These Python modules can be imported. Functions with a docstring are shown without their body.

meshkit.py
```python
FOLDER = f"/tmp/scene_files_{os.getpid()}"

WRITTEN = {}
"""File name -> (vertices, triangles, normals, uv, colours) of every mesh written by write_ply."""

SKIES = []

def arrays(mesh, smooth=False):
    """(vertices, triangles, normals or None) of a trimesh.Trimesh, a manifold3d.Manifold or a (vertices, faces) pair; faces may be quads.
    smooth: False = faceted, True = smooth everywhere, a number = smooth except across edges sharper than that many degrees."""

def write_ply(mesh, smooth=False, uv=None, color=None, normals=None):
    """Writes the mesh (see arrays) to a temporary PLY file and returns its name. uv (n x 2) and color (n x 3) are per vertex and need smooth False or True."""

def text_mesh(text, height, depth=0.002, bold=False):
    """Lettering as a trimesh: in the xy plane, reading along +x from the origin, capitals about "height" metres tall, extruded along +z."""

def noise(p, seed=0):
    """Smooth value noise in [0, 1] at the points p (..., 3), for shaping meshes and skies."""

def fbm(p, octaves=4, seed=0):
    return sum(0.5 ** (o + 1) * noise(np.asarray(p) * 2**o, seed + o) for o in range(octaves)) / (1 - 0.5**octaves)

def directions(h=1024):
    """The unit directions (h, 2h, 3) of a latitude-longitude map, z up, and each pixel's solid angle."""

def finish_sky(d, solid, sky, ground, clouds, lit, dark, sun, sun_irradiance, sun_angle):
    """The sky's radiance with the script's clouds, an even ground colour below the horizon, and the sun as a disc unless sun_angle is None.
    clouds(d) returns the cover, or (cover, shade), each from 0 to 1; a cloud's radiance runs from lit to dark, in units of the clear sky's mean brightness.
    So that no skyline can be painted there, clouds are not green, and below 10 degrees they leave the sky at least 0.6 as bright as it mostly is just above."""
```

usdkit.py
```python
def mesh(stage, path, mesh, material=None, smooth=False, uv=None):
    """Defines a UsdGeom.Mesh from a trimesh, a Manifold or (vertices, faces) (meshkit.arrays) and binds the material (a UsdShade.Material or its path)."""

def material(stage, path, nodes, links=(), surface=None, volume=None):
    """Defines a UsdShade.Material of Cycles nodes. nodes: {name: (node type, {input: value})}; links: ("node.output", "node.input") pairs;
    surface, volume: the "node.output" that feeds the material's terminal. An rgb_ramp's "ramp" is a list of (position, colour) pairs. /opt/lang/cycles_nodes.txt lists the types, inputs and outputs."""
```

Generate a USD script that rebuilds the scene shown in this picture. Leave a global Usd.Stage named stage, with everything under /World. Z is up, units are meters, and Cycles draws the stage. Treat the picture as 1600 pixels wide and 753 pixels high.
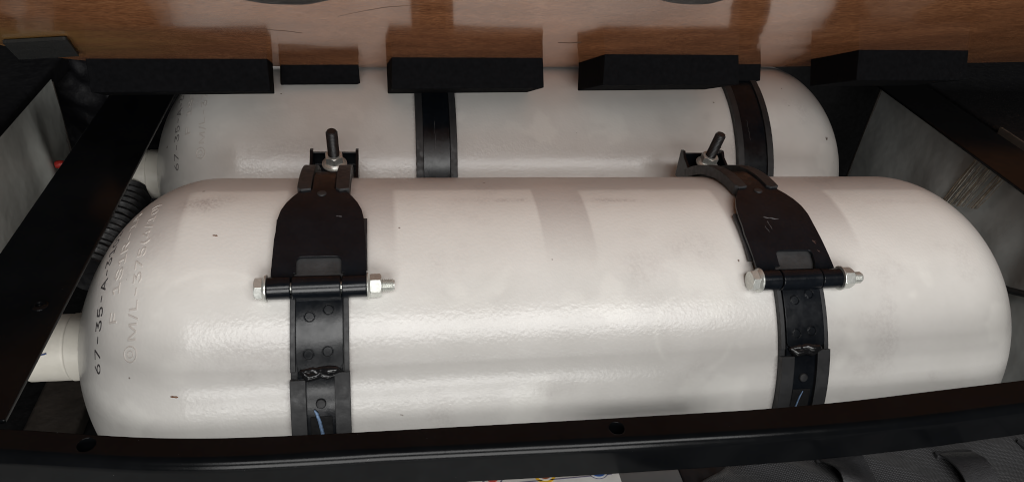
import math, random
import numpy as np
import trimesh
import manifold3d as m3
from shapely.geometry import Polygon, box as sbox, Point, LineString
from shapely import affinity
from pxr import Usd, UsdGeom, UsdLux, UsdShade, Gf, Sdf, Vt
import meshkit, usdkit

stage = Usd.Stage.CreateInMemory()
UsdGeom.SetStageUpAxis(stage, UsdGeom.Tokens.z)
UsdGeom.SetStageMetersPerUnit(stage, 1.0)
UsdGeom.Xform.Define(stage, '/World')
rng = np.random.default_rng(7)

# ------------------------------------------------------------------ camera
# The front cylinder's axis is the x axis (y = 0, z = 0); y runs away from the viewer, z is up.
CAM = np.array([0.0, -0.572, 0.514]); YAW, PITCH, ROLL, FPX = 0.212, 0.601, 0.103, 1160.0
_F = np.array([math.sin(YAW) * math.cos(PITCH), math.cos(YAW) * math.cos(PITCH), -math.sin(PITCH)])
_R = np.array([math.cos(YAW), -math.sin(YAW), 0.0]); _U = np.cross(_R, _F)
_R, _U = _R * math.cos(ROLL) + _U * math.sin(ROLL), _U * math.cos(ROLL) - _R * math.sin(ROLL)
cam = UsdGeom.Camera.Define(stage, '/World/camera')
M = Gf.Matrix4d(1.0)
for i, ax in enumerate((_R, _U, -_F)):
    M.SetRow(i, Gf.Vec4d(*map(float, ax), 0))
M.SetRow(3, Gf.Vec4d(*map(float, CAM), 1))
cam.AddTransformOp().Set(M)
cam.CreateHorizontalApertureAttr(36.0); cam.CreateVerticalApertureAttr(36.0 * 481 / 1024)
cam.CreateFocalLengthAttr(36.0 * FPX / 1600)
cam.CreateClippingRangeAttr(Gf.Vec2f(0.02, 100))
cam.CreateExposureAttr(0.0)

# ------------------------------------------------------------------ ceiling lamp and an added low front fill (no sky: indoors, under an open tailgate)
def rect_light(name, pos, target, w, h, inten, color):
    l = UsdLux.RectLight.Define(stage, '/World/' + name)
    pos, target = np.array(pos, float), np.array(target, float)
    zax = pos - target; zax /= np.linalg.norm(zax)
    xax = np.cross([0, 0, 1.0], zax); xax /= np.linalg.norm(xax); yax = np.cross(zax, xax)
    m = Gf.Matrix4d(1.0)
    for i, ax in enumerate((xax, yax, zax)):
        m.SetRow(i, Gf.Vec4d(*map(float, ax), 0))
    m.SetRow(3, Gf.Vec4d(*map(float, pos), 1))
    l.AddTransformOp().Set(m)
    l.CreateWidthAttr(w); l.CreateHeightAttr(h); l.CreateIntensityAttr(inten); l.CreateColorAttr(Gf.Vec3f(*color))
rect_light('ceiling_lamp', (0.35, -1.95, 2.0), (0.2, 0, 0.1), 2.3, 0.72, 7.8, (1.0, 0.99, 0.975))
rect_light('low_front_fill', (0.1, -4.8, 0.85), (0.2, 0, 0.1), 3.2, 2.1, 7.8, (1.0, 0.99, 0.972))  # unseen source of the low highlight band, enlarged to brighten the board's underside

# ------------------------------------------------------------------ helpers
def ray(px, py):
    d = _F + _R * (px - 800) / FPX - _U * (py - 376.5) / FPX
    return d / np.linalg.norm(d)
def at(px, py, axis, value):
    """The point of a real plane (axis = value) that was measured from the photograph."""
    d = ray(px, py)
    return CAM + d * (value - CAM[axis]) / d[axis]
def on_cyl(px, py, r=0.158, yc=0.0):
    d = ray(px, py); o = CAM - np.array([0, yc, 0])
    a, b, c = d[1] ** 2 + d[2] ** 2, o[1] * d[1] + o[2] * d[2], o[1] ** 2 + o[2] ** 2 - r * r
    t = (-b - math.sqrt(max(b * b - a * c, 0))) / a
    p = CAM + t * d
    return p[0], math.degrees(math.atan2(-(p[1] - yc), p[2]))

used = {}
def free(path):
    n = used.get(path, -1) + 1; used[path] = n
    return path if n == 0 else f'{path}_{n:03d}'
def custom(p, label=None, cat=None, group=None, kind=None):
    for k, v in (('label', label), ('category', cat), ('group', group), ('kind', kind)):
        if v: p.SetCustomDataByKey(k, v)
    return p
def thing(name, label, cat, group=None, loc=(0, 0, 0)):
    x = UsdGeom.Xform.Define(stage, free('/World/' + name)); x.AddTranslateOp().Set(Gf.Vec3d(*map(float, loc)))
    return custom(x.GetPrim(), label, cat, group)
def obj(name, mesh, mat, parent=None, smooth=35, label=None, primvar=None):
    base = str(parent.GetPath()) if parent else '/World'
    if isinstance(mesh, (list, tuple)) and len(mesh) and isinstance(mesh[0], trimesh.Trimesh):
        mesh = trimesh.util.concatenate(list(mesh))
    # keep the parent's origin: meshes are given in world metres
    if parent is not None:
        off = np.array(UsdGeom.XformCache().GetLocalToWorldTransform(parent).ExtractTranslation())
        if np.abs(off).max() > 0:
            mesh = mesh.copy() if isinstance(mesh, trimesh.Trimesh) else trimesh.Trimesh(*mesh, process=False)
            mesh.apply_translation(-off)
    g = usdkit.mesh(stage, free(f'{base}/{name}'), mesh, mat, smooth=smooth)
    if label: g.GetPrim().SetCustomDataByKey('label', label)
    return g.GetPrim()
def man(v): return trimesh.Trimesh(np.array(v.to_mesh().vert_properties[:, :3]), np.array(v.to_mesh().tri_verts), process=False)
def bx(x0, x1, y0, y1, z0, z1):
    return trimesh.creation.box(bounds=[[x0, y0, z0], [x1, y1, z1]])
def rbox(x0, x1, y0, y1, z0, z1, r=0.002):
    pts = [(x, y, z) for x in (x0 + r, x1 - r) for y in (y0 + r, y1 - r) for z in (z0 + r, z1 - r)]
    s = m3.Manifold.sphere(r, 12)
    return man(m3.Manifold.batch_hull([s.translate(p) for p in pts]))
def frame(origin, ex, ey, ez):
    T = np.eye(4); T[:3, 0], T[:3, 1], T[:3, 2], T[:3, 3] = ex, ey, ez, origin
    return T
def rev(profile, origin, axis, n=32):
    """Revolves (radius, distance) pairs about the axis."""
    m = trimesh.creation.revolve(np.array(profile, float), sections=n)
    axis = np.array(axis, float) / np.linalg.norm(axis)
    m.apply_transform(trimesh.geometry.align_vectors([0, 0, 1], axis)); m.apply_translation(origin)
    return m
def thread(r, L, pitch=0.0015):
    p = [(0, 0), (r * .86, 0)]; n = int(L / pitch)
    for i in range(n):
        p += [(r, (i + .5) * pitch), (r * .84, (i + 1) * pitch)]
    return p + [(r * .8, L), (0, L)]
def hexprism(af, h, origin, axis, rot=0.0, cham=0.0012):
    """A chamfered hexagon of a nut or bolt head."""
    r = af / math.sqrt(3)
    hexm = m3.Manifold.cylinder(h, r, r, 6)
    cone = m3.Manifold.revolve(m3.CrossSection([[(0, 0), (af / 2 * .985, 0), (r * 1.01, cham), (r * 1.01, h - cham), (af / 2 * .985, h), (0, h)]]), 48)
    m = man((hexm ^ cone).rotate((0, 0, rot)))
    axis = np.array(axis, float) / np.linalg.norm(axis)
    m.apply_transform(trimesh.geometry.align_vectors([0, 0, 1], axis)); m.apply_translation(origin)
    return m
def rrect(x0, x1, y0, y1, r):
    return sbox(x0 + r, y0 + r, x1 - r, y1 - r).buffer(r, quad_segs=5)
R0 = 0.158
def wrap(poly, h0, h1, yc=0.0, size=0.006, h1fn=None):
    """A sheet outlined in (x metres, angle degrees) laid round a cylinder's surface, from h0 to h1 above it."""
    k = math.pi / 180 * R0
    flat = affinity.scale(poly, 1, k, origin=(0, 0))
    b = flat.bounds
    # cut into strips along the bend so that the sheet follows the curve
    n = max(1, int(math.ceil((b[3] - b[1]) / size))); ys = np.linspace(b[1], b[3], n + 1)
    from shapely import union_all
    from shapely.ops import split
    m = trimesh.creation.extrude_polygon(flat, 1.0, engine='earcut')
    mm = m3.Manifold(m3.Mesh(np.asarray(m.vertices, np.float32), np.asarray(m.faces, np.uint32)))
    pieces = mm
    vv, ff = m.vertices, m.faces
    t = trimesh.Trimesh(vv, ff, process=True)
    for y in ys[1:-1]:
        t = slice_keep(t, y)
    v = t.vertices.copy()
    th = v[:, 1] / R0
    h = h0 + (h1 - h0) * v[:, 2]
    if h1fn is not None: h = np.where(v[:, 2] > .5, h1fn(v[:, 0], np.degrees(th), h), h)
    v = np.stack([v[:, 0], yc - (R0 + h) * np.sin(th), (R0 + h) * np.cos(th)], 1)
    f = t.faces
    out = trimesh.Trimesh(v, f, process=False)
    # (x, angle, height) -> world keeps handedness mirrored: turn faces outward
    if out.volume < 0: out.invert()
    return out
def slice_keep(t, y):
    """Splits the triangles that cross the plane y = const, keeping both sides."""
    v, f = t.vertices, t.faces
    d = v[:, 1] - y; d[np.abs(d) < 1e-9] = 0
    s = np.sign(d)[f]
    cross = (s.min(1) < 0) & (s.max(1) > 0)
    keep = f[~cross]; new, verts, cache = [], list(map(tuple, v)), {}
    def cut(a, b):
        key = (a, b) if a < b else (b, a)
        if key not in cache:
            a_, b_ = key
            w = d[a_] / (d[a_] - d[b_]); verts.append(tuple(v[a_] + (v[b_] - v[a_]) * w)); cache[key] = len(verts) - 1
        return cache[key]
    for tri in f[cross]:
        sg = [1 if d[i] > 0 else (-1 if d[i] < 0 else 0) for i in tri]
        if 0 in sg:
            i = sg.index(0); a, b, c = tri[i], tri[(i + 1) % 3], tri[(i + 2) % 3]
            m = cut(b, c); new += [(a, b, m), (a, m, c)]
        else:
            i = [k for k in range(3) if sg[k] != sg[(k + 1) % 3] and sg[k] != sg[(k + 2) % 3]][0]
            a, b, c = tri[i], tri[(i + 1) % 3], tri[(i + 2) % 3]
            p, q = cut(a, b), cut(a, c); new += [(a, p, q), (p, b, c), (p, c, q)]
    faces = np.vstack([keep, np.array(new, int).reshape(-1, 3)])
    return trimesh.Trimesh(np.array(verts), faces, process=False)
def tube(pts, r, n=14, caps=True):
    pts = np.asarray(pts, float); r = np.broadcast_to(r, len(pts))
    tan = np.gradient(pts, axis=0); tan /= np.linalg.norm(tan, axis=1)[:, None]
    ref = np.array([0.3, 0.2, 0.93]); V = []
    for p, t, rr in zip(pts, tan, r):
        a = np.cross(t, ref); a /= np.linalg.norm(a); b = np.cross(t, a)
        ang = np.linspace(0, 2 * np.pi, n, endpoint=False)
        V.append(p + rr * (np.cos(ang)[:, None] * a + np.sin(ang)[:, None] * b))
    V = np.vstack(V); F = []
    for i in range(len(pts) - 1):
        for j in range(n):
            a, b = i * n + j, i * n + (j + 1) % n
            F += [(a, b, b + n), (a, b + n, a + n)]
    if caps:
        V = np.vstack([V, pts[:1], pts[-1:]]); c0, c1 = len(V) - 2, len(V) - 1; o = (len(pts) - 1) * n
        for j in range(n):
            F += [(c0, (j + 1) % n, j), (c1, o + j, o + (j + 1) % n)]
    m = trimesh.Trimesh(V, np.array(F), process=False)
    if m.volume < 0: m.invert()
    return m
def grid(P):
    """A sheet from an (n, m, 3) array of points."""
    n, m = P.shape[:2]; i = np.arange(n * m).reshape(n, m)
    q = np.stack([i[:-1, :-1], i[1:, :-1], i[1:, 1:], i[:-1, 1:]], -1).reshape(-1, 4)
    return trimesh.Trimesh(P.reshape(-1, 3), np.vstack([q[:, [0, 1, 2]], q[:, [0, 2, 3]]]), process=False)

# ------------------------------------------------------------------ materials
def mat(name, nodes, links, surface='p.BSDF'):
    return usdkit.material(stage, '/World/Looks/' + name, nodes, links, surface=surface)
def painted(name, col, rough, bumps=(), bevel=0.0008, var=0.25, rough_var=0.12, spec=0.5, coat=0.0, metallic=0.0, var_scale=60.0, speck=None):
    """A paint or plastic: base colour with uneven tone, uneven gloss, relief and worn, softly rounded edges."""
    n = {'g': ('geometry', {}), 'p': ('principled_bsdf', {'roughness': rough, 'specular_ior_level': spec, 'coat_weight': coat, 'coat_roughness': 0.12, 'metallic': metallic}),
         'v': ('noise_texture', {'scale': var_scale, 'detail': 5.0, 'roughness': 0.6}),
         'c': ('rgb_ramp', {'ramp': [(0.3, tuple(np.array(col) * (1 - var))), (0.7, tuple(np.array(col) * (1 + var)))]}),
         'rv': ('noise_texture', {'scale': var_scale * 2.3, 'detail': 4.0}),
         'rm': ('map_range', {'from_min': 0.3, 'from_max': 0.7, 'to_min': max(0.03, rough - rough_var), 'to_max': rough + rough_var})}
    l = [('g.position', 'v.vector'), ('v.fac', 'c.fac'), ('g.position', 'rv.vector'), ('rv.fac', 'rm.value'), ('rm.result', 'p.roughness')]
    colour = 'c.color'
    if speck:
        n['sn'] = ('noise_texture', {'scale': speck[0], 'detail': 3.0, 'roughness': 0.7})
        n['sr'] = ('rgb_ramp', {'ramp': [(speck[1], (0, 0, 0)), (speck[1] + .02, (1, 1, 1))]})
        n['sm'] = ('mix', {'color2': speck[2]})
        l += [('g.position', 'sn.vector'), ('sn.fac', 'sr.fac'), ('sr.color', 'sm.fac'), (colour, 'sm.color1')]; colour = 'sm.color'
    l.append((colour, 'p.base_color'))
    last = None
    if bevel:
        n['bv'] = ('bevel', {'radius': bevel, 'samples': 4}); last = 'bv.bevel'
    for i, (scale, dist) in enumerate(bumps):
        n[f'b{i}'] = ('noise_texture', {'scale': scale, 'detail': 2.0})
        n[f'u{i}'] = ('bump', {'strength': 1.0, 'distance': dist})
        l += [('g.position', f'b{i}.vector'), (f'b{i}.fac', f'u{i}.height')]
        if last: l.append((last, f'u{i}.normal'))
        last = f'u{i}.normal'
    if last: l.append((last, 'p.normal'))
    return mat(name, n, l)

black_paint = painted('black_gloss_paint', (0.0045, 0.0058, 0.0080), 0.22, [(420, 0.00003)], 0.0009, rough_var=.05, spec=.32, var_scale=45, speck=(260, 0.775, (0.10, 0.10, 0.105)))
black_frame = painted('black_frame_paint', (0.0034, 0.0038, 0.0044), 0.18, [(900, 0.00002)], 0.0010, rough_var=.03, spec=.18, var_scale=25, speck=(330, 0.75, (0.13, 0.13, 0.135)))
rubber = painted('black_rubber', (0.020, 0.0205, 0.022), 0.5, [(700, 0.00008)], 0.0010, var_scale=80)
foam = painted('black_foam', (0.0062, 0.0065, 0.0075), 0.9, [(1400, 0.0002)], 0.0012, spec=0.04, var_scale=200)
zinc = painted('zinc_plate', (0.60, 0.61, 0.575), 0.28, (), 0.0005, var=0.05, rough_var=.04, metallic=0.6, var_scale=140)
weld = painted('weld_bead_paint', (0.012, 0.012, 0.013), 0.16, [(300, 0.0004)], 0, var_scale=80)
liner_black = painted('boot_lining', (0.0045, 0.0045, 0.005), 0.75, [(60, 0.002), (400, 0.0004)], 0.001, spec=0.3)
plastic_black = painted('black_plastic', (0.005, 0.005, 0.006), 0.5, [(90, 0.0012)], 0.001)
grey_panel = painted('grey_panel_paint', (0.40, 0.41, 0.385), 0.30, [(26, 0.0018), (300, 0.0001)], 0.0008, var=0.18, var_scale=9)
grey_panel_right = painted('grey_panel_right', (0.36, 0.375, 0.365), 0.24, [(26, 0.0022), (300, 0.0001)], 0.0008, var=0.18, var_scale=9)
dark_metal = painted('dark_floor_paint', (0.040, 0.034, 0.029), 0.45, [(120, 0.0006)], 0.001, var=0.4, var_scale=18)
neck_white = painted('neck_white', (0.74, 0.71, 0.63), 0.42, [(400, 0.00008)], 0.0012, var=0.05, var_scale=40)
ink = painted('black_ink', (0.065, 0.06, 0.062), 0.5, (), 0, var=0.35, var_scale=500)
faint_ink = painted('faint_ink', (0.19, 0.18, 0.175), 0.5, (), 0, var=.4, var_scale=400)
blue_ink = painted('blue_ink', (0.035, 0.075, 0.26), 0.5, (), 0)
streak_blue = painted('pale_blue_streak', (0.16, 0.25, 0.40), 0.5, [(900, 0.0003)], 0, var=.5, var_scale=600)
white_sticker = painted('white_sticker', (0.52, 0.52, 0.50), 0.4, (), 0, var=0.12, var_scale=60)
print_mats = {n: painted('print_' + n, c, 0.4, (), 0, var=0.08) for n, c in dict(green=(0.02, 0.16, 0.05), red=(0.45, 0.07, 0.05), yellow=(0.62, 0.36, 0.02), blue=(0.02, 0.08, 0.28), grey=(0.12, 0.11, 0.16), maroon=(0.22, 0.06, 0.02)).items()}
red_plastic = painted('red_plastic', (0.34, 0.02, 0.015), 0.4, (), 0.0005)

# white tank paint: a dusty film with cleaner pad marks (per-vertex "dirt": film, stains and strap-edge shade, smear), fine orange-peel relief
tank_nodes = {
    'g': ('geometry', {}), 'd': ('attribute', {'attribute': 'dirt_tint'}), 's': ('separate_color', {}),
    'p': ('principled_bsdf', {'specular_ior_level': 0.5}),
    'n1': ('noise_texture', {'scale': 14.0, 'detail': 6.0, 'roughness': 0.62}),
    'clean': ('rgb_ramp', {'ramp': [(0.3, (0.655, 0.638, 0.604)), (0.7, (0.735, 0.717, 0.685))]}),
    'film': ('mix', {'color2': (0.50, 0.465, 0.44)}),
    'n2': ('noise_texture', {'scale': 330.0, 'detail': 3.0, 'roughness': 0.7}),
    'r2': ('map_range', {'from_min': 0.35, 'from_max': 0.62, 'to_min': 0.15, 'to_max': 1.0, 'clamp': True}),
    'm2': ('math', {'math_type': 'multiply'}),
    'stain_shade': ('mix', {'color2': (0.24, 0.185, 0.18)}),
    'smear': ('mix', {'color2': (0.80, 0.785, 0.74)}),
    'n3': ('noise_texture', {'scale': 75.0, 'detail': 2.0}),
    'speck': ('rgb_ramp', {'ramp': [(0.755, (0, 0, 0)), (0.775, (1, 1, 1))]}),
    'sp': ('mix', {'color2': (0.16, 0.12, 0.10)}),
    'n4': ('noise_texture', {'scale': 340.0, 'detail': 1.5, 'roughness': 0.5}),
    'n5': ('noise_texture', {'scale': 40.0, 'detail': 2.0}),
    'bu': ('bump', {'strength': 1.0, 'distance': 0.00015}), 'bu2': ('bump', {'strength': 1.0, 'distance': 0.00012}),
    'rr': ('map_range', {'from_min': 0.0, 'from_max': 1.0, 'to_min': 0.21, 'to_max': 0.42}),
}
tank_links = [('g.position', 'n1.vector'), ('n1.fac', 'clean.fac'), ('d.color', 's.color'), ('s.r', 'film.fac'), ('clean.color', 'film.color1'),
              ('g.position', 'n2.vector'), ('n2.fac', 'r2.value'), ('r2.result', 'm2.value1'), ('s.g', 'm2.value2'), ('m2.value', 'stain_shade.fac'), ('film.color', 'stain_shade.color1'),
              ('s.b', 'smear.fac'), ('stain_shade.color', 'smear.color1'), ('g.position', 'n3.vector'), ('n3.fac', 'speck.fac'), ('speck.color', 'sp.fac'), ('smear.color', 'sp.color1'),
              ('sp.color', 'p.base_color'), ('g.position', 'n4.vector'), ('n4.fac', 'bu.height'), ('g.position', 'n5.vector'), ('n5.fac', 'bu2.height'), ('bu.normal', 'bu2.normal'),
              ('bu2.normal', 'p.normal'), ('s.r', 'rr.value'), ('rr.result', 'p.roughness')]
tank_paint = mat('tank_paint', tank_nodes, tank_links)
emboss_paint = painted('embossed_paint', (0.60, 0.56, 0.52), 0.42, [(340, 0.0002)], 0.0006, var=0.06)

# glossy hardboard: fibres along the board, varnished
board = mat('varnished_hardboard', {
    'g': ('geometry', {}), 'p': ('principled_bsdf', {'specular_ior_level': 0.5, 'coat_weight': 0.4, 'coat_roughness': 0.06, 'coat_ior': 1.5}),
    'mp': ('mapping', {'scale': (1.0, 2.0, 2.0)}), 'f': ('noise_texture', {'scale': 150.0, 'detail': 5.0, 'roughness': 0.75}),
    'big': ('noise_texture', {'scale': 9.0, 'detail': 6.0, 'roughness': 0.65}),
    'c': ('rgb_ramp', {'ramp': [(0.30, (0.33, 0.122, 0.052)), (0.50, (0.58, 0.240, 0.105)), (0.64, (0.70, 0.33, 0.16)), (0.73, (0.90, 0.66, 0.42))]}),
    'bt': ('rgb_ramp', {'ramp': [(0.32, (0.72, 0.68, 0.66)), (0.66, (1.1, 1.12, 1.12))]}), 'mu': ('mix', {'mix_type': 'multiply', 'fac': 1.0}),
    'd': ('attribute', {'attribute': 'dirt_tint'}), 's': ('separate_color', {}), 'ye': ('mix', {'color2': (0.62, 0.36, 0.12)}),
    'rr': ('map_range', {'from_min': 0.3, 'from_max': 0.7, 'to_min': 0.07, 'to_max': 0.13}),
    'bu': ('bump', {'strength': 1.0, 'distance': 0.00003})},
    [('g.position', 'mp.vector'), ('mp.vector', 'f.vector'), ('f.fac', 'c.fac'), ('g.position', 'big.vector'), ('big.fac', 'bt.fac'), ('c.color', 'mu.color1'), ('bt.color', 'mu.color2'),
     ('d.color', 's.color'), ('s.r', 'ye.fac'), ('mu.color', 'ye.color1'), ('ye.color', 'p.base_color'), ('big.fac', 'rr.value'), ('rr.result', 'p.roughness'), ('f.fac', 'bu.height'), ('bu.normal', 'p.normal')])
fabric = mat('nylon_fabric', {
    'g': ('geometry', {}), 'p': ('principled_bsdf', {'roughness': 0.55, 'specular_ior_level': 0.4, 'sheen_weight': 0.15}),
    'w1': ('wave_texture', {'wave_type': 'bands', 'bands_direction': 'x', 'scale': 260.0, 'distortion': 1.2, 'detail_scale': 2.0}),
    'w2': ('wave_texture', {'wave_type': 'bands', 'bands_direction': 'y', 'scale': 260.0, 'distortion': 1.2, 'detail_scale': 2.0}),
    'm': ('math', {'math_type': 'multiply'}), 'c': ('rgb_ramp', {'ramp': [(0.0, (0.008, 0.008, 0.009)), (0.6, (0.030, 0.030, 0.034)), (1.0, (0.085, 0.084, 0.092))]}),
    'bu': ('bump', {'strength': 1.0, 'distance': 0.0005})},
    [('g.position', 'w1.vector'), ('g.position', 'w2.vector'), ('w1.fac', 'm.value1'), ('w2.fac', 'm.value2'), ('m.value', 'c.fac'), ('c.color', 'p.base_color'), ('m.value', 'bu.height'), ('bu.normal', 'p.normal')])
webbing = painted('webbing', (0.022, 0.022, 0.024), 0.6, [(900, 0.0004)], 0.0006, var=0.35, var_scale=400)

# ------------------------------------------------------------------ setting: the dark boot
def structure(name, mesh, m):
    return custom(obj(name, mesh, m), kind='structure')
def wavy(x0, x1, y0, y1, z, n, amp, seed):
    X, Y = np.meshgrid(np.linspace(x0, x1, n), np.linspace(y0, y1, n), indexing='ij')
    return grid(np.stack([X, Y, z + amp * (meshkit.fbm(np.stack([X * 9, Y * 9, 0 * X], -1), 4, seed) - .5)], -1))
structure('boot_floor', wavy(-0.95, 1.5, -0.45, 1.2, -0.19, 60, 0.012, 3), liner_black)
X, Z = np.meshgrid(np.linspace(-0.95, 1.5, 70), np.linspace(-0.25, 0.9, 40), indexing='ij')
structure('boot_back_wall', grid(np.stack([X, 0.62 + 0.03 * (meshkit.fbm(np.stack([X * 7, Z * 7, 0 * X], -1), 4, 5) - .5), Z], -1)[::-1]), liner_black)

def side_panel(name, x, y0, y1, z0, z1, sgn, label, creases):
    t = thing(name, label, 'side panel', loc=(x, (y0 + y1) / 2, z0))
    Y, Z = np.meshgrid(np.linspace(y0, y1, 90), np.linspace(z0, z1, 50), indexing='ij')
    X = x + 0.010 * (meshkit.fbm(np.stack([Y * 8, Z * 8, 0 * Y], -1), 3, 9) - .5) * np.clip((z1 - Z) / .06, 0, 1)
    for (yy, w, d) in creases:
        X = X + sgn * d * np.exp(-((Y - yy) / w) ** 2) * np.clip((z1 - Z) / .06, 0, 1)
    P = np.stack([X, Y, Z], -1)
    g = grid(P if sgn > 0 else P[::-1])
    obj('panel_sheet', g, grey_panel if sgn > 0 else grey_panel_right, t, smooth=True)
    return t
lp = side_panel('side_panel', -0.385, 0.07, 0.338, -0.05, 0.124, 1, 'light grey painted metal side panel at the left edge, beyond the black rail', [(0.262, 0.018, 0.007)])
lip = rbox(-0.3875, -0.3840, 0.337, 0.341, -0.05, 0.120, 0.0012); obj('panel_edge', lip, dark_metal, lp)
redp = at(93, 257, 0, -0.374)
rc = obj('red_cap', rev([(0, -.004), (.0042, -.004), (.005, 0), (.0042, .005), (0, .006)], redp + [0.0, 0, 0], (1, 0, 0.1), 20), red_plastic); custom(rc, 'small red plastic cap on the left grey panel beside the black rail', 'cap')
rp = side_panel('side_panel', 0.768, -0.30, 0.402, -0.19, 0.112, -1, 'dark grey painted metal side panel at the right, below the wide black rail', [(0.20, 0.05, 0.010), (0.06, 0.02, -0.006)])
obj('panel_edge', rbox(0.766, 0.770, 0.401, 0.405, -0.19, 0.111, 0.0012), dark_metal, rp)
seam = [at(px, py, 0, 0.757) for px, py in ((1555, 443), (1575, 453), (1600, 459), (1640, 468))]
obj('seam_strip', tube(seam, 0.0042), rubber, rp)
streak_mats = [painted('streak_tone_%d' % k, c, 0.5, [(500, .0006)], 0, var=.5, var_scale=150) for k, c in enumerate(((0.24, 0.19, 0.135), (0.30, 0.29, 0.26), (0.20, 0.155, 0.105), (0.28, 0.25, 0.20)))]
for k in range(22):                                        # thin tan and grey strands added as a streak down the right panel
    f = k / 21; f = f + (.10 if k > 14 else 0)
    a = at(1527 + 42 * f, 246 + 29 * f, 0, 0.7560); b = at(1470 + 52 * f, 318 + 8 * f, 0, 0.7560)
    ln = [a + (b - a) * q + np.array([0.0004 * math.sin(9 * q + k), 0.0006 * math.sin(3 * q + 2 * k), 0]) for q in np.linspace(0, 1, 8)]
    obj('streak_strand', tube(ln, 0.0004 + 0.0006 * rng.random(), 6), streak_mats[int(rng.integers(4))], rp)
# black trim ledges outside both grey panels
def ledge(label, x0, x1, y0, y1, z0, z1):
    t = obj('trim_ledge', rbox(x0, x1, y0, y1, z0, z1, 0.004), plastic_black); custom(t, label, 'trim')
ledge('black plastic trim ledge outside the left grey panel', -0.95, -0.394, -0.30, 0.60, 0.100, 0.126)
ledge('black plastic trim ledge at the far right beyond the wide rail', 0.852, 1.40, -0.30, 0.60, 0.085, 0.113)
op = obj('inner_wing_panel', bx(0.848, 0.8515, -0.2, 0.245, -0.19, 0.1185), painted('brown_grey_panel', (0.08, 0.066, 0.054), 0.5, (), 0)); custom(op, 'narrow brownish grey inner panel glimpsed right of the wide black rail', 'panel')
# crumpled black lining in the far left corner
X, Z = np.meshgrid(np.linspace(-0.46, -0.22, 50), np.linspace(-0.19, 0.30, 60), indexing='ij')
cl = obj('crumpled_liner', grid(np.stack([X, 0.43 + 0.05 * (meshkit.fbm(np.stack([X * 26, Z * 26, 0 * X], -1), 4, 12) - .5), Z], -1)[::-1]), painted('liner_sheen', (0.004, 0.004, 0.005), 0.6, [(90, 0.002)], 0, spec=.12), smooth=True)
custom(cl, 'crumpled black plastic lining in the far left corner behind the rail', 'liner')
# bits of the dark floor seen below the near end of the front cylinder
fr = thing('floor_rib', 'dark brownish floor rib below the white neck at lower left', 'floor rib', loc=(-0.36, 0.08, -0.19))
obj('rib', rbox(-0.395, -0.338, -0.15, 0.35, -0.19, -0.165, 0.006), dark_metal, fr)
obj('rib_flange', rbox(-0.30, -0.285, -0.15, 0.10, -0.19, -0.150, 0.004), grey_panel, fr)

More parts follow.
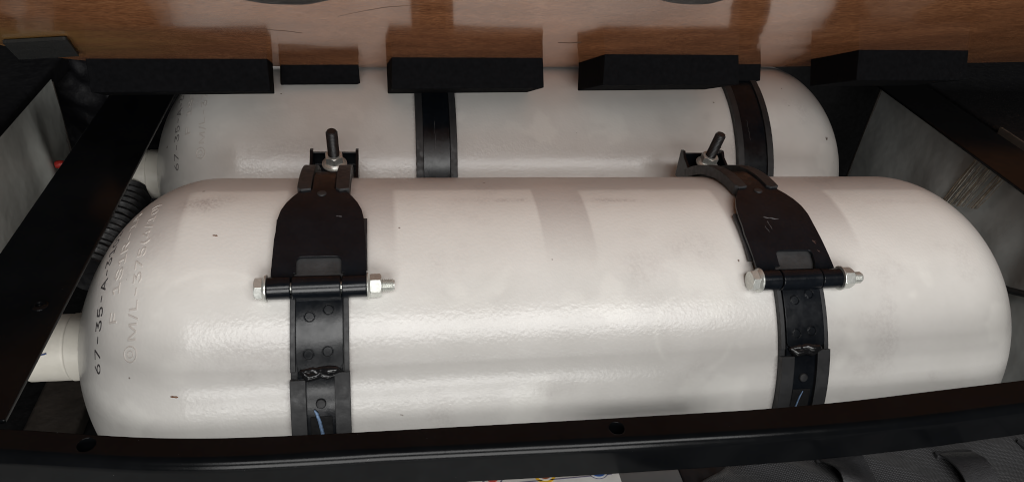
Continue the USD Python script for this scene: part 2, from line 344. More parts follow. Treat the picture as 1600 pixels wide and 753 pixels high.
# ------------------------------------------------------------------ gas cylinders
CA, CP = 0.125, 1.786
def cyl_r(x, xl, xr):
    h = np.maximum(0, np.maximum(xl + CA - x, x - (xr - CA)))
    return R0 * np.clip(1 - (h / CA) ** 2, 0, 1) ** (1 / CP)
def smooth_step(a, b, x):
    t = np.clip((x - a) / (b - a), 0, 1); return t * t * (3 - 2 * t)
def gas_cylinder(label, yc, xl, xr, rear):
    t = thing('gas_cylinder', label, 'gas cylinder', loc=((xl + xr) / 2, yc, -R0))
    a = np.linspace(0, np.pi / 2, 60)
    left = xl + CA * (1 - np.cos(a)); right = xr - CA * (1 - np.cos(a[::-1]))
    xs = np.r_[left, np.linspace(xl + CA, xr - CA, 300)[1:-1], right]
    th = np.radians(np.r_[np.linspace(-70, 115, 250), np.linspace(115, 290, 40)[1:-1]])
    XX, TT = np.meshgrid(xs, th, indexing='ij'); RR = cyl_r(XX, xl, xr)
    # hand-made unevenness of the rolled shell
    RR = RR + 0.0004 * (meshkit.noise(np.stack([XX * 14, TT * 3, 0 * XX], -1), 4) - .5) * (RR > .03)
    P = np.stack([XX, yc - RR * np.sin(TT), RR * np.cos(TT)], -1)
    n, m = XX.shape; i = np.arange(n * m).reshape(n, m); i = np.c_[i, i[:, :1]]
    q = np.stack([i[:-1, :-1], i[:-1, 1:], i[1:, 1:], i[1:, :-1]], -1).reshape(-1, 4)
    body = trimesh.Trimesh(P.reshape(-1, 3), np.vstack([q[:, [0, 1, 2]], q[:, [0, 2, 3]]]), process=False)
    if body.volume < 0: body.invert()
    x, deg = XX.ravel(), np.degrees(TT.ravel())
    N = lambda s, sd: meshkit.fbm(np.stack([x * s, deg / 180 * np.pi * R0 * s, 0 * x], -1), 4, sd)
    film = 0.72 * (1 - smooth_step(0, 33, deg + 14 * (N(9, 2) - .5))) + 0.22 * (N(7, 5) - .35)
    stain_shade, smear = 0 * x, 0 * x
    if not rear:
        for (pa, pb, fade) in (((300, 300), (452, 299), 14), ((615, 298), (828, 297), 16), ((903, 298), (1108, 299), 15), ((1285, 298), (1522, 303), 16)):
            xa, ta = on_cyl(*pa); xb, tb = on_cyl(*pb)
            inside = smooth_step(xa - .001, xa + .0015, x) * (1 - smooth_step(xb - .001, xb + .0015, x)) * smooth_step(ta - 1.2, ta + .8, deg + 1.2 * (N(60, 8) - .5)) * (1 - smooth_step(ta + fade, ta + fade + 30, deg))
            film = film * (1 - .97 * inside); smear = np.maximum(smear, .30 * inside)
        def blot(px, py, rx, rt, s, sd):
            bx_, bt = on_cyl(px, py)
            return s * np.exp(-(((x - bx_) / rx) ** 2 + ((deg - bt) / rt) ** 2)) * np.clip(2.2 * N(70, sd) - .35, 0, 1.2)
        stain_shade = blot(318, 318, .017, 4.2, .75, 31) + blot(352, 312, .02, 2.5, .3, 32) + blot(795, 313, .026, 1.1, .7, 33) + blot(740, 312, .03, 1.2, .3, 34) + blot(960, 313, .03, 1.1, .6, 35) + blot(1010, 314, .03, 1.1, .3, 36)
        stain_shade += blot(1085, 385, .02, 5, .32, 37) + blot(1010, 410, .018, 5, .22, 38) + blot(1400, 315, .035, 1.5, .35, 39) + blot(1000, 430, .01, 4, .25, 40)
        # scuffs left by fitting: pale rubbed arcs and a hand-wide wiped swirl
        for (cx, cy, r, wd, s) in ((1085, 520, .035, .0022, .5), (700, 380, .055, .006, .35), (560, 350, .03, .004, .2), (330, 520, .05, .003, .4), (1030, 470, .06, .004, .25)):
            bx_, bt = on_cyl(cx, cy); rr = np.hypot(x - bx_, (deg - bt) * np.pi / 180 * R0)
            smear = np.maximum(smear, s * np.exp(-((rr - r) / wd) ** 2) * smooth_step(.52, .66, N(16, int(cx))))
    for e_ in ((-.049, .366) if not rear else (.066, .4665)):          # soft shade beside the straps put into the colour, broken up by noise
        stain_shade = stain_shade + .34 * np.exp(-np.maximum(0, np.abs(x - e_) - .024) / .0045) * np.clip(2 * N(45, 71) - .45, 0, 1)
    stain_shade = stain_shade + 0.16 * smooth_step(.62, .8, N(22, 55))
    smear = np.maximum(smear, 0.5 * smooth_step(.60, .72, N(26, 61)) * smooth_step(20, 40, deg))
    dirt_tint = np.clip(np.stack([film, stain_shade, smear], -1), 0, 1)
    off = np.array([(xl + xr) / 2, yc, -R0])
    body.apply_translation(-off)
    g = usdkit.mesh(stage, free(f'{t.GetPath()}/cylinder_body'), body, tank_paint, smooth=True)
    UsdGeom.PrimvarsAPI(g).CreatePrimvar('dirt_tint', Sdf.ValueTypeNames.Color3fArray, 'vertex').Set(Vt.Vec3fArray.FromNumpy(dirt_tint.astype(np.float32)))
    # stepped white neck of the valve end
    rn = 0.0318
    nk = obj('neck', rev([(0, 0), (rn, 0), (rn, .004), (rn, .021), (rn - .0012, .0225), (rn - .0012, .0235), (rn - .0006, .025), (rn - .0008, .058), (rn - .003, .062), (.016, .063), (.016, .05), (0, .05)], (xl + .010, yc, 0), (-1, 0, 0), 64), neck_white, t)
    if not rear:
        mk = [np.array([p[0], p[1], p[2]]) for p in (lambda f: [f(px, py) for px, py in ((56, 553), (62, 554.5), (68, 553.5), (72, 552))])(lambda px, py: np.array([on_cyl(px, py, rn)[0], -(rn) * math.sin(math.radians(on_cyl(px, py, rn)[1])), rn * math.cos(math.radians(on_cyl(px, py, rn)[1]))]))]
        obj('pen_mark', tube(mk, 0.0007, 6), blue_ink, nk)
    # lettering struck into the dome: runs round the dome, heads towards the neck
    def dome_text(name, text, x0, deg0, deg1, cap, mtl, depth, bold):
        tm = meshkit.text_mesh(text, 1.0, 1.0, bold)
        w = tm.bounds[1][0] - tm.bounds[0][0]; x_, y_, z_ = (tm.vertices - [tm.bounds[0][0], 0, 0]).T
        tm = trimesh.Trimesh(np.stack([x_, y_, z_], 1), tm.faces, process=True)
        v, f = trimesh.remesh.subdivide_to_size(tm.vertices, tm.faces, 0.45, max_iter=8)
        d = np.radians(deg0 + (deg1 - deg0) * v[:, 0] / w); wob = 0.0004 * np.sin(v[:, 0] * 2.3)
        xx = x0 + 0.5 * cap - v[:, 1] * cap * 0.78 + wob          # meridian foreshortened: the dome is steep here
        h = np.where(v[:, 2] > .5, depth, -0.0006)
        r = cyl_r(xx, xl, xr); e = 1e-4; dr = (cyl_r(xx + e, xl, xr) - cyl_r(xx - e, xl, xr)) / (2 * e)
        nx, nr = -dr / np.hypot(1, dr), 1 / np.hypot(1, dr)
        xx, r = xx + nx * h, r + nr * h
        mesh = trimesh.Trimesh(np.stack([xx, yc - r * np.sin(d), r * np.cos(d)], 1), f, process=False)
        if mesh.volume < 0: mesh.invert()
        obj(name, mesh, mtl, t, smooth=30)
    dx = xl - (-.274)
    dome_text('stamped_lettering', '67-35-A-3101', -.2255 + dx, 58.5, -4, .0078, faint_ink if rear else ink, .00025, False)
    dome_text('embossed_lettering', 'F  1S1R-1A', -.2105 + dx, 41, -8, .0085, emboss_paint, .00015 if rear else .0003, False)
    dome_text('embossed_lettering', 'M/L-375(4/10)', -.1925 + dx, 47, -6, .0085, emboss_paint, .00015 if rear else .0003, False)
    # the ringed mark before the third line
    ang = np.linspace(0, 2 * np.pi, 40); rr = .0062; ctr = np.radians(51)
    xx = -.1925 + dx + rr * .85 * np.cos(ang); dd = ctr + rr * np.sin(ang) / .15; rad = cyl_r(xx, xl, xr) - .0002
    obj('ring_mark', tube(np.stack([xx, yc - rad * np.sin(dd), rad * np.cos(dd)], 1), .0007, 6), emboss_paint, t)
    rr = .0027; xx = -.1925 + dx + rr * .85 * np.cos(ang); dd = ctr + rr * np.sin(ang) / .15; rad = cyl_r(xx, xl, xr) - .0002
    obj('ring_mark', tube(np.stack([xx, yc - rad * np.sin(dd), rad * np.cos(dd)], 1), .0006, 6), emboss_paint, t)
    if not rear:
        for px, py, L in ((272, 620, .004), (336, 368, .003), (1110, 280, .003)):     # chips down to primer
            cx, cd = on_cyl(px, py); d = math.radians(cd)
            ln = [np.array([cx + s * L, -(R0 - .0003) * math.sin(d + .003 * s), (R0 - .0003) * math.cos(d + .003 * s)]) for s in np.linspace(-.7, .7, 5)]
            obj('paint_chip', tube(ln, [.0003, .0007, .0006, .0009, .0003], 6), painted('chip_brown_%d' % px, (0.16, 0.07, 0.03), .6, (), 0), t)
    return t
YR = 0.327
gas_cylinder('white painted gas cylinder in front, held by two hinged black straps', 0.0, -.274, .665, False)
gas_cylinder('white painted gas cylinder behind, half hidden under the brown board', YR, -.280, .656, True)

# ------------------------------------------------------------------ hinged straps of the front cylinder
def sheet(name, poly, h0, h1, mtl, t, yc=0.0, **kw):
    return obj(name, wrap(poly, h0, h1, yc), mtl, t, smooth=40, **kw)
def pt(x, deg, h, yc=0.0):
    d = math.radians(deg); return np.array([x, yc - (R0 + h) * math.sin(d), (R0 + h) * math.cos(d)])
def disc_on(x, deg, h, r, th, dome=0.0):
    n = pt(x, deg, 1) - pt(x, deg, 0)
    return rev([(0, -.001), (r, -.001), (r, th * .6), (r * .85, th), (0, th + dome)], pt(x, deg, h), n, 28)
def ring_on(x, deg, h, r, w, th):
    n = pt(x, deg, 1) - pt(x, deg, 0)
    p = [(r - w, -.0005), (r - w * .7, th), (r + w * .7, th), (r + w, -.0005), (r - w, -.0005)]
    return rev(p, pt(x, deg, h), n, 32)
def flap_poly(xc, hd):
    k = 180 / math.pi / R0; q = rrect(xc - .0180, xc + .0180, -.070, 0, .0045)
    return Polygon([(x, 56.6 + y * k) for x, y in q.exterior.coords]).intersection(sbox(xc - 1, hd + 1.2, xc + 1, 90))
def xy(pts): return Polygon(pts).buffer(0)
def hinged_strap(label, xc, skew, seed, mark, hd):
    t = thing('tank_strap', label, 'strap', 'hinged straps of the front cylinder' if False else None, loc=(xc, 0, R0))
    rs = np.random.default_rng(seed)
    # rubber liner with raised edges; below the weld its lips fold over the band
    lin = sheet('rubber_liner', sbox(xc - .0225, -46, xc + .0225, 118), .0001, .0026, rubber, t)
    for s in (-1, 1):
        a, b = sorted((xc + s * .0186, xc + s * .0226))
        sheet('liner_lip', sbox(a, 36, b, 58.2 + s * .8), .0026, .0058, rubber, t)
        a, b = sorted((xc + s * .0110, xc + s * .0230))
        sheet('liner_fold', rrect(a, b, 58.6 - s * .9, 119, .0016), .0026, .0083, rubber, t)
        a, b = sorted((xc + skew + s * .0105, xc + skew + s * .0222))
        sheet('liner_fold', xy([(a, -44), (b, -44), (b, -1.0), (a + .3 * (b - a), -.4), (a, -1.6)]), .0026, .0128, rubber, t)
    sheet('steel_band', sbox(xc - .0172, -52, xc + .0172, 118), .0027, .0049, black_paint, t)
    # flap plate below the hinge with four spot welds, and the weld at its foot
    fl = sheet('flap_plate', sbox(xc - .0180, hd + 1, xc + .0180, 50).union(sbox(xc - .0180, 49, xc + .0180, 56.3).intersection(affinity.scale(rrect(xc - .0180, xc + .0180, 0, .0300, .0045), 1, 180 / math.pi / R0, origin=(0, .0300)).buffer(0)).buffer(0)) if False else flap_poly(xc, hd), .0050, .0073, black_paint, t)
    for (du, dg) in ((-.0075, 42.4), (.0070, 40.6), (-.0085, 52.6), (.0062, 52.0)):
        obj('spot_weld', [disc_on(xc + du, dg, .0073, .0038, .0001), ring_on(xc + du, dg, .0073, .0042, .0005, .0004)], black_paint, fl)
    def lump(path):
        sp = [m3.Manifold.sphere(r_, 16).scale((1, 1, .85)).translate(tuple(map(float, pt(xc + u, d, .0062)))) for u, d, r_ in path]
        return m3.Manifold.batch_boolean([m3.Manifold.batch_hull([p, q]) for p, q in zip(sp[:-1], sp[1:])], m3.OpType.Add)
    j = lambda: rs.normal(0, .25)
    bead = [lump([(-.0132, 57.2 + j(), .0026), (-.0085, 58.6 + j(), .0042), (-.0030, 58.3 + j(), .0040), (.0015, 57.5, .0028)]), lump([(-.0045, 57.0, .0024), (.0010, 57.2 + j(), .0036), (.0070, 56.9 + j(), .0048), (.0115, 56.9 + j(), .0040), (.0140, 57.4, .0024)]), lump([(-.0115, 57.0, .0022), (-.0055, 56.8, .0030), (.0, 58.2, .0030), (.0060, 58.8, .0030), (.0110, 58.2, .0024)])]
    wb = man(m3.Manifold.batch_boolean(bead, m3.OpType.Add).refine_to_length(.0009)); wb.merge_vertices(); trimesh.smoothing.filter_taubin(wb, iterations=10)
    obj('weld_bead', wb, weld, t, smooth=True)
    obj('rivet', disc_on(xc, 66.6, .0049, .0040, .0020, .0004), rubber, t)
    slot = sheet('band_slot', rrect(xc - .0085, xc + .0085, 70.5, 100, .0055), .0050, .0053, liner_black, t)
    curve = [pt(xc + u, d, .0058) for u, d in mark]
    obj('blue_streak', tube(curve, np.array([.0006, .0012, .0014, .0015, .0012])[:len(curve)] * (1.0 if seed == 1 else .62), 8), streak_blue, t)  # pale blue streak laid over the slot as a thin tube
    # hinge: two plate knuckles, the band's middle knuckle, bolt, nut
    hp = pt(0, hd, .0098); kd = hd / 33.4
    def hx(u): return np.array([xc + u, hp[1], hp[2]])
    def knuckle(u0, u1, r):
        return rev([(.0045, 0), (r - .0006, 0), (r, .0006), (r, u1 - u0 - .0006), (r - .0006, u1 - u0), (.0045, u1 - u0), (.0045, 0)], hx(u0), (1, 0, 0), 40)
    obj('hinge_knuckle', knuckle(-.0205, .0168, .0094), black_paint, t)
    # clamp plate: shouldered outline with a rounded window
    S = skew
    half = [(.0096, -16), (.0096, -1.6), (.0190, -1.2), (.0212, .4), (.0250, 2.4), (.0298, 5.4), (.0334, 8.6), (.0352, 12), (.0356, 16), (.0364, 19), (.0368, 25), (.0376, 32.5)]
    out = [(-u, d) for u, d in half] + [(-.0214, 32.5), (-.0200, 29.5), (.0190, 29.5), (.0178, 32.5)] + [(u * .99, d) for u, d in half[::-1]]
    out = [(u + S * (1 - max(0, (d - 20) / 18)), d) for u, d in out]
    plate = xy([(xc + u, d * kd if d > 0 else d) for u, d in out])
    win = affinity.scale(rrect(-.0182, .0172, .0028, .019, .0042), 1, 1)
    k = 180 / math.pi / R0
    win = xy([(xc + u, 23.8 * kd + v * k) for u, v in win.exterior.coords])
    cp = sheet('clamp_plate', plate.difference(win), .0082, .0108, black_paint, t)
    for (u0, u1) in ((-.0395, -.0216), (.0178, .0370)):
        obj('knuckle', knuckle(u0, u1, .0090), black_paint, cp)
    obj('plate_rivet', disc_on(xc - .001 + S, 1.0, .0108, .0040, .0010, .0002), rubber, cp)
    sheet('rubber_pad', rrect(xc + skew - .0366, xc + skew + .0376, 11, 29.0, .007), .0027, .0060, rubber, t)
    sheet('window_pad', sbox(xc - .0200, 21, xc + .0200, 34), .0061, .0066, painted('grey_rubber_%d' % seed, (0.032, 0.032, 0.033), .5, [(500, .0002)], 0), t)
    bolt = obj('hinge_bolt', [rev([(0, 0), (.0044, 0), (.0044, .082), (0, .082)], hx(-.041), (1, 0, 0), 24), rev(thread(.0053, .0205), hx(.0385), (1, 0, 0), 28)], zinc, t, smooth=25)
    obj('bolt_head', [hexprism(.0160, .0088, hx(-.0402), (-1, 0, 0.0), 12 + seed), rev([(.003, 0), (.0108, 0), (.0108, .0012), (.0090, .0030), (.003, .0030)], hx(-.0397), (-1, 0, 0), 40)], zinc, bolt, smooth=25)
    obj('nut', [hexprism(.0165, .0095, hx(.0392), (1, 0, 0), 25), rev([(.004, 0), (.0108, 0), (.0110, .0009), (.0092, .0024), (.004, .0024)], hx(.0372), (1, 0, 0), 40)], zinc, bolt, smooth=25)
    # anchor: the band's end sits in a channel bracket, pulled down by a stud
    bxc = xc + .002; y0, y1, z0 = .108, .150, .111
    ab = [rbox(bxc - .0235, bxc + .0235, y0, y1, z0, z0 + .0032, .001)]
    for s in (-1, 1):
        a = bxc + s * .0235
        prof = Polygon([(y0 - .004, z0 - .012), (y1, z0 - .012), (y1, z0 + .021), (y1 - .006, z0 + .0225), (y1 - .012, z0 + .017), (y0 + .012, z0 + .012), (y0 - .004, z0 + .006)])
        m_ = trimesh.creation.extrude_polygon(prof, .003, engine='earcut'); m_.apply_transform(frame((a - .0015, 0, 0), (0, 1, 0), (0, 0, 1), (1, 0, 0))); ab.append(m_)
    ab.append(rbox(bxc - .0235, bxc + .0235, y1 - .003, y1, z0, z0 + .0175, .001))
    obj('anchor_bracket', ab, black_paint, t, smooth=30)
    ax = np.array([-.02 if skew == 0 else .10, -.17, 1.0]); base = np.array([bxc + .0005, .133, z0 + .003])
    st = obj('stud', rev(thread(.0060, .052, .00175), base, ax, 30), painted('stud_black_%d' % seed, (0.012, 0.012, 0.013), .35, (), .0003), t, smooth=25)
    obj('nut', [hexprism(.0172, .0090, base + ax / np.linalg.norm(ax) * .0130, ax, 17 + 9 * seed), rev([(.005, 0), (.0118, 0), (.0120, .0012), (.0098, .0030), (.005, .0030)], base + ax / np.linalg.norm(ax) * .0108, ax, 40)], zinc, st, smooth=25)
    obj('washer', rev([(.006, 0), (.0128, 0), (.0130, .0008), (.0128, .0017), (.006, .0017)], base + ax / np.linalg.norm(ax) * .0092, ax, 40), zinc, st, smooth=25)
    # end tongue of the band over the bracket
    tng = [pt(xc, -40, .0038), pt(xc, -46, .0052), np.array([xc, .118, z0 + .0045]), np.array([xc, .128, z0 + .0042])]
    obj('band_tongue', rbox(xc - .0150, xc + .0150, .105, .122, z0 + .0032, z0 + .0052, .0009), black_paint, t)
    return t
strap_a = hinged_strap('hinged black steel strap with rubber liner, nearer the neck of the front cylinder', -.049, 0.0, 1, [(-.0052, 68.4), (-.0034, 69.5), (-.0012, 72.5), (.0008, 77), (.0020, 84)], 34.5)
strap_b = hinged_strap('hinged black steel strap with scuffed plate, on the right half of the front cylinder', .366, -.006, 2, [(.0012, 71), (-.0012, 73), (-.0032, 76), (-.0046, 80)], 36.2)
bare = painted('bare_scratch', (0.12, 0.12, 0.125), .4, [(900, .0002)], 0, var=.5, var_scale=900)
rusty = painted('rust_fleck', (0.085, 0.038, 0.024), .6, (), 0, var=.4, var_scale=900)
def marks(t, items, yc=0.0):
    for px, py, du, dg, r, h, m in items:
        x, d = on_cyl(px, py, R0 + h, yc); r *= .55
        ln = [pt(x + du * q + .0004 * math.sin(7 * q), d + dg * q, h - r * .35, yc) for q in np.linspace(-.5, .5, 6)]
        obj('scratch', tube(ln, [r * .3, r, r * .6, r, r * .7, r * .2], 6), m, t)
marks(strap_a, [(530, 338, .0052, .2, .0006, .0108, bare), (500, 290, .006, 6, .0004, .0049, bare), (478, 440, .006, 1, .0004, .0108, bare), (573, 385, .0003, 9, .0003, .0108, bare)])
marks(strap_b, [(1205, 341, .016, 1.2, .0008, .0108, bare), (1203, 352, .001, 4, .0005, .0108, bare), (1199, 358, .002, 3, .0004, .0108, bare), (1272, 378, .002, 1.6, .0007, .0108, rusty), (1279, 392, .001, .8, .0006, .0108, rusty), (1272, 376, .003, .3, .0004, .0108, rusty)])
def plain_strap(label, xc):
    t = thing('rear_strap', label, 'strap', loc=(xc, YR, R0))
    sheet('rubber_liner', sbox(xc - .0240, -60, xc + .0240, 118), .0001, .0028, rubber, t, YR)
    for s in (-1, 1):
        a, b = sorted((xc + s * .0158, xc + s * .0238))
        sheet('liner_lip', sbox(a, -60, b, 118), .0028, .0072, rubber, t, YR)
    sheet('steel_band', sbox(xc - .0154, -60, xc + .0154, 118), .0029, .0049, black_paint, t, YR)
    return t
_a = plain_strap('plain black band in rubber round the rear cylinder, near its middle', .066); marks(_a, [(680, 212, .0004, 16, .0004, .0049, bare)], YR)
_b = plain_strap('plain black band in rubber round the rear cylinder, near its right end', .4665); marks(_b, [(1170, 205, .0003, 12, .0003, .0049, bare)], YR)

# ------------------------------------------------------------------ black frame
# left rail: flat bar with a turned-down lip and a bolt hole
def holed(mesh, holes, r=0.006, depth=.015):
    m = m3.Manifold(m3.Mesh(np.asarray(mesh.vertices, np.float32), np.asarray(mesh.faces, np.uint32)))
    for h in holes:
        m = m - m3.Manifold.cylinder(.03, r, r, 32).translate((h[0], h[1], h[2] - depth))
    return man(m)
ZB = 0.125
lr = thing('frame_rail', 'flat black steel rail running away on the left, over the neck', 'rail', loc=(-.272, .2, ZB))
topm = rbox(-.309, -.2385, -.206, .62, ZB - .0035, ZB, .0012)
h = at(62, 478, 2, ZB)
obj('rail_top', holed(topm, [h], r=.0042), black_frame, lr)
obj('rivet', rev([(0, -.003), (.0062, -.003), (.0062, .0006), (.005, .0013), (.0028, .0015), (.0024, -.001), (0, -.001)], (h[0], h[1], ZB), (0, 0, 1), 28), black_frame, lr)
rr_ = thing('frame_rail', 'wide black steel rail running away on the right, above the grey panel', 'rail', loc=(.775, .2, ZB))
obj('rail_top', rbox(.7335, .816, -.24, .62, ZB - .0035, ZB, .0012), black_frame, rr_)
# front bar: angle with a rounded nose, slightly cranked near both ends, two holes in its top
back = np.array([(-.46, -.196), (-.239, -.2125), (-.180, -.2235), (-.125, -.2312), (-.06, -.2338), (0, -.2346), (.14, -.2363), (.274, -.2366), (.345, -.2335), (.41, -.2285), (.499, -.2225), (.80, -.207)])
wid = np.array([.021, .0215, .0215, .0215, .0212, .0210, .0232, .0245, .0262, .0278, .0276, .027])
xs = np.linspace(-.46, .80, 160)
yb = np.interp(xs, back[:, 0], back[:, 1]); w = np.interp(xs, back[:, 0], wid)
ker = np.ones(9) / 9; yb = np.convolve(np.pad(yb, 4, 'edge'), ker, 'valid')
rad, H, T = .0078, .030, .003
arc = np.linspace(0, np.pi / 2, 8)
sec_out = lambda w_: [(0, 0)] + [(-(w_ - rad) - rad * math.sin(a), -rad + rad * math.cos(a)) for a in arc] + [(-w_, -H), (0, -H)]
V, nS = [], len(sec_out(.02))
for x_, y_, w_ in zip(xs, yb, w):
    V += [(x_, y_ + a, ZB + .001 + b + .0006 * math.sin(x_ * 9)) for a, b in sec_out(w_)]
F = []
for i in range(len(xs) - 1):
    for j in range(nS):
        a, b = i * nS + j, i * nS + (j + 1) % nS
        F += [(a, b, b + nS), (a, b + nS, a + nS)]
import mapbox_earcut as _ec
def cap(o, flip):
    s = np.array(sec_out(.02)); tri = _ec.triangulate_float64(s, np.array([len(s)], np.uint32)).reshape(-1, 3)
    return [tuple(o + (t_[::-1] if flip else t_)) for t_ in tri.astype(int)]
F += cap(0, False) + cap((len(xs) - 1) * nS, True)
barm = trimesh.Trimesh(np.array(V), np.array(F), process=False); trimesh.repair.fix_normals(barm)
fb = thing('front_bar', 'black cranked steel angle bar across the front with two holes', 'bar', loc=(.17, -.24, ZB))
obj('bar_angle', holed(barm, [at(135, 695, 2, ZB), at(963, 671, 2, ZB)], r=.0055, depth=.024), black_frame, fb, smooth=50)

# ------------------------------------------------------------------ brown cover board with foam blocks, raised above the rear cylinder
E0, EU = np.array([-.298, .231, .190]), np.array([.998, .061, 0.0]); EU /= np.linalg.norm(EU)
W = -ray(621, 223); W = W - EU * (W @ EU); W /= np.linalg.norm(W)
NB = np.cross(EU, W); NB = NB if NB[2] < 0 else -NB
def L(e, s, t_=0.0): return E0 + EU * e + W * s + NB * t_
def lid(px, py, t_=0.0):
    d = ray(px, py); o = E0 + NB * t_; p = CAM + d * (((o - CAM) @ NB) / (d @ NB)); return float((p - E0) @ EU), float((p - E0) @ W)
edge = [lid(*p) for p in ((-60, 58), (0, 68), (40, 82), (75, 89), (118, 94), (140, 96), (230, 100), (420, 104), (600, 106), (900, 105), (1205, 105), (1300, 103), (1600, 97))]
edge = [(edge[0][0] - .2, edge[0][1] + .1)] + edge + [(edge[-1][0] + .25, edge[-1][1] + .02)]
ee, es = np.array(edge).T
cb = thing('cover_board', 'varnished brown hardboard cover with black foam blocks, raised at the top', 'cover board', loc=L(.5, 0))
eg = np.linspace(ee[0], ee[-1], 260)
low = np.interp(eg, ee, es); topv = np.interp(eg, [0, .365, .75], [.405, .43, .46])
SG = np.linspace(0, 1, 60)
Eg = np.repeat(eg[:, None], 60, 1); Sg = low[:, None] + (topv - low)[:, None] * SG[None]
dep = .0025 * (meshkit.fbm(np.stack([Eg * 5, Sg * 6, 0 * Eg], -1), 3, 4) - .5) * np.clip((Sg + .1) / .25, 0.1, 1) - .012 * np.exp(-((Eg + .10) / .12) ** 2) * 0
face = E0 + Eg[..., None] * EU + Sg[..., None] * W + dep[..., None] * NB
backf = face - .0045 * NB
vs = np.concatenate([face.reshape(-1, 3), backf.reshape(-1, 3)]); n_, m_ = Eg.shape
gi = np.arange(n_ * m_).reshape(n_, m_); q = np.stack([gi[:-1, :-1], gi[1:, :-1], gi[1:, 1:], gi[:-1, 1:]], -1).reshape(-1, 4)
rim = np.r_[gi[:-1, 0], gi[-1, :-1], gi[:0:-1, -1], gi[0, :0:-1]]; rn = np.roll(rim, -1); o_ = n_ * m_
q2 = np.stack([rim, rn, rn + o_, rim + o_], 1)[:, ::-1]
qa = np.vstack([q, q[:, ::-1] + o_, q2]); bm = trimesh.Trimesh(vs, np.vstack([qa[:, [0, 1, 2]], qa[:, [0, 2, 3]]]), process=False)
if bm.volume < 0: bm.invert()
yel = np.clip(1.15 - np.hypot((Eg - .02) / .13, (Sg - .16) / .12), 0, 1) * np.clip(.2 + 1.6 * (meshkit.fbm(np.stack([Eg * 14, Sg * 60, 0 * Eg], -1), 4, 21) - .25), 0, 1)
dirt_tint = np.repeat(np.r_[yel.ravel(), yel.ravel()][:, None], 3, 1)
bm.apply_translation(-L(.5, 0))
g = usdkit.mesh(stage, free(f'{cb.GetPath()}/board'), bm, board, smooth=50)
# smooth=angle splits vertices: match the tint by nearest vertex
from scipy.spatial import cKDTree
pts = np.array(g.GetPointsAttr().Get()); _, ix = cKDTree(np.asarray(bm.vertices)).query(pts)
UsdGeom.PrimvarsAPI(g).CreatePrimvar('dirt_tint', Sdf.ValueTypeNames.Color3fArray, 'vertex').Set(Vt.Vec3fArray.FromNumpy(dirt_tint[ix].astype(np.float32)))
def block(e0, e1, s0, s1, t0, t1, seed, skew=0.0):
    rs = np.random.default_rng(seed); r = .0012; s = m3.Manifold.sphere(r, 10)
    pts = []
    for e in (e0, e1):
        for s_ in (s0, s1):
            for t_ in (t0, t1):
                pts.append(L(e + rs.normal(0, .0012) + skew * (s_ - s0), s_ + rs.normal(0, .0015), t_ - (r if t_ == t1 else 0)))
    m = man(m3.Manifold.batch_hull([s.translate(tuple(map(float, p))) for p in pts]))
    return m
for i, (e0, e1, s0, s1, t1) in enumerate(((.006, .182, -.018, .026, .0335), (.311, .4805, -.030, .045, .0335), (.541, .706, -.004, .079, .0335), (.830, .976, .040, .128, .0335))):
    obj('foam_block', block(e0, e1, s0, s1, -.001, t1, i), foam, cb)
obj('foam_block', block(.190, .2765, -.055, -.035, -.001, .0215, 9), foam, cb)
obj('foam_block', block(.709, .797, -.048, -.025, -.001, .0215, 11), foam, cb)
tp = [lid(*p) for p in ((8, 61), (100, 56), (119, 82), (32, 87))]
tape = Polygon(tp).buffer(.004).buffer(-.002)
tm = trimesh.creation.extrude_polygon(tape, .0025, engine='earcut'); tm.apply_transform(frame(E0 + NB * .0012, EU, W, NB))
if tm.volume < 0: tm.invert()
obj('felt_patch', tm, painted('felt_black', (0.012, 0.013, 0.0125), .8, [(500, .0006)], 0), cb, smooth=False)
for pp, r_ in (([(400, 44), (425, 47), (450, 49), (472, 52)], .0006), ([(528, 26), (560, 19), (600, 12), (660, 7)], .0004), ([(872, 67), (890, 68), (908, 67)], .0004)):
    obj('scratch', tube([L(*lid(*p)) - NB * r_ * .4 for p in pp], r_, 6), dark_metal, cb)
for (px, wd, th) in ((450, .075, .006), (1058, .060, .006)):
    e, s = lid(px, 3); m_ = trimesh.creation.icosphere(3, 1.0); m_.vertices *= [wd / 2, .03, th]
    m_.vertices += .0035 * (meshkit.noise(m_.vertices * 90, 3)[:, None] - .5)
    m_.apply_transform(frame(L(e, s + .0345, .0), EU, W, NB)); obj('rubber_grip', m_, rubber, cb, smooth=True)

# ------------------------------------------------------------------ ribbed black boot at the rear neck
P = np.array([at(196, 250, 1, .33), at(205, 285, 1, .315), at(196, 325, 1, .275), at(172, 372, 1, .225), at(140, 430, 1, .16)])
from scipy.interpolate import CubicSpline
tt = np.linspace(0, 4, 220); C = CubicSpline(np.arange(5), P)(tt)
seg = np.r_[0, np.cumsum(np.linalg.norm(np.diff(C, axis=0), axis=1))]
radh = .021 + .0042 * np.abs(((seg / .0095) % 1) * 2 - 1) + .0006 * np.sin(seg * 160)
bt = obj('corrugated_boot', tube(C, radh, 40), painted('boot_black', (0.005, 0.005, 0.006), .45, [(60, .001)], 0), smooth=60)
custom(bt, 'ribbed black boot below the rear neck, beside the left rail', 'boot')

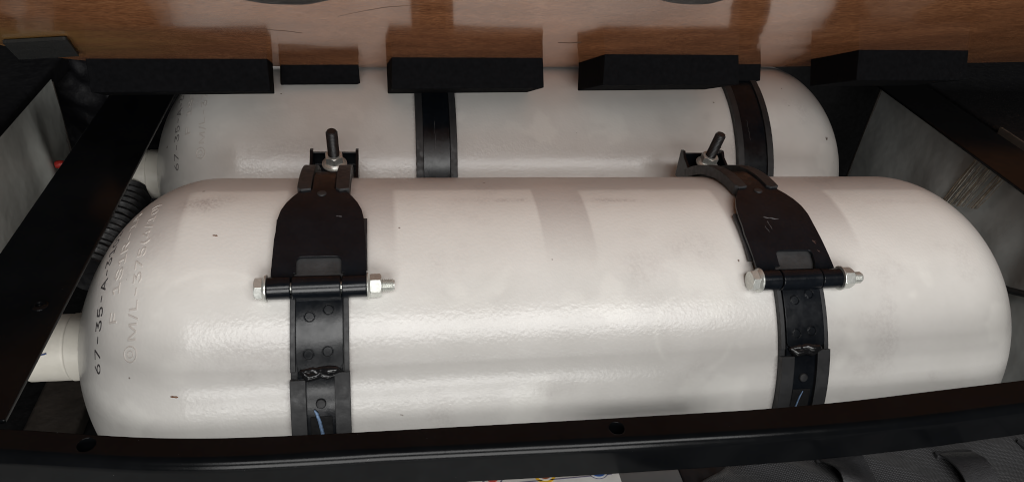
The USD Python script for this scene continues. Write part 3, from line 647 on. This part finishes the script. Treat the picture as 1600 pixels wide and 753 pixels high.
# ------------------------------------------------------------------ sill with the printed sticker, and the black bag, in front of the bar
sl = thing('sill_plate', 'white sill plate with coloured round symbols below the front bar', 'sill plate', loc=(.1, -.25, .075))
ZS = .0795
obj('plate', rbox(-.30, .212, -.40, -.240, ZS - .006, ZS, .002), painted('sill_grey', (0.09, 0.09, 0.09), .4, [(60, .0006)], 0, var_scale=12), sl)
obj('dark_gap_strip', rbox(.2125, .60, -.44, -.240, ZS - .008, ZS - .001, .002), plastic_black, sl)  # black strip added so the gap between plate and bag stays dark
def flat(poly, dz, m, name, par, th=.0004):
    mm = trimesh.creation.extrude_polygon(poly, th, engine='earcut'); mm.apply_translation((0, 0, ZS + dz)); return obj(name, mm, m, par, smooth=False)
stk = flat(rrect(-.28, .166, -.39, -.2415, .002), .0001, white_sticker, 'sticker', sl)
def spot(px, py): p = at(px, py, 2, ZS); return p[0], p[1]
for (px, py, rings) in ((683, 752, (('green', .0052),)), (769, 748, (('grey', .0075), ('paper', .0062), ('red', .0042))), (851, 742, (('yellow', .0078), ('paper', .0058), ('maroon', .0046), ('yellow', .0022))), (934, 736.5, (('grey', .0075), ('paper', .0069), ('blue', .0058)))):
    x_, y_ = spot(px, py)
    for k, (c, r) in enumerate(rings):
        flat(affinity.scale(Point(x_, y_).buffer(r, quad_segs=10), 1.0, .9), .0005 + .0004 * k, white_sticker if c == 'paper' else print_mats[c], 'printed_symbol', stk, .0003)
ln = LineString([spot(780, 757), spot(955, 741)]).buffer(.0004); flat(ln, .0005, print_mats['grey'], 'printed_line', stk, .0003)
ln = LineString([spot(948, 741), spot(954, 731)]).buffer(.0009); flat(ln, .0005, print_mats['blue'], 'printed_line', stk, .0003)
ln = LineString([spot(655, 757), spot(658, 749)]).buffer(.0006); flat(ln, .0005, print_mats['blue'], 'printed_line', stk, .0003)

bag = thing('nylon_bag', 'black woven nylon bag with webbing loops at the lower right', 'bag', loc=(.45, -.32, .06))
bxs, bys = np.linspace(.155, .80, 150), np.linspace(-.46, -.222, 90)
BX, BY = np.meshgrid(bxs, bys, indexing='ij')
def bag_z(x, y):
    e = np.minimum(1, np.maximum(0, (x - (.232 - 1.9 * (-.245 - y))) / .045)); rise = np.sqrt(np.clip(1 - (1 - e) ** 2, 0, 1))
    fold = .010 * (meshkit.fbm(np.stack([x * 16 + y * 10, y * 14, 0 * x], -1), 4, 17) - .5) + .004 * np.sin((x * 1.0 + y * 1.6) * 90) * np.exp(-((x - .30) / .09) ** 2)
    return .042 + .044 * rise + fold * rise - .35 * np.maximum(0, y + .245)
BZ = bag_z(BX, BY)
obj('bag_body', grid(np.stack([BX, BY, BZ], -1)), fabric, bag, smooth=True)
def webloop(px0, px1, py0, py1):
    a = at(px0, py0, 2, .087); b = at(px1, py0, 2, .087); n = 26
    xs_ = np.linspace(a[0], b[0], 6); ys_ = np.linspace(a[1] + .003, a[1] - .075, n)
    XX, YY = np.meshgrid(xs_ , ys_, indexing='ij'); s = (YY - ys_[-1]) / (ys_[0] - ys_[-1])
    ZZ = bag_z(XX, YY) + .0012 + .009 * np.sin(np.clip((1 - s) / .5, 0, 1) * np.pi) ** .8
    top = np.stack([XX - .12 * (YY - ys_[0]) * 0, YY, ZZ], -1); bot = top - [0, 0, .0014]
    obj('webbing_loop', [grid(top), grid(bot[::-1]), grid(np.stack([top[0], bot[0]], 0)[::-1]), grid(np.stack([top[-1], bot[-1]], 0))], webbing, bag, smooth=30)
    st_ = rbox(a[0] - .002, b[0] + .002, a[1] - .001, a[1] + .0035, float(bag_z(np.array(a[0]), np.array(a[1]))) - .001, float(bag_z(np.array(a[0]), np.array(a[1]))) + .0032, .001)
    obj('stitched_seam', st_, webbing, bag)
webloop(1282, 1338, 716, 753); webloop(1467, 1520, 713, 753)
sx = [np.array([x_, y_, float(bag_z(np.array(x_), np.array(y_))) + .001]) for x_, y_ in ((at(1592, 688, 2, .087)[0] + k * .0012, at(1592, 688, 2, .087)[1] - k * .008) for k in range(9))]
obj('piping', tube(sx, .0022, 8), webbing, bag)
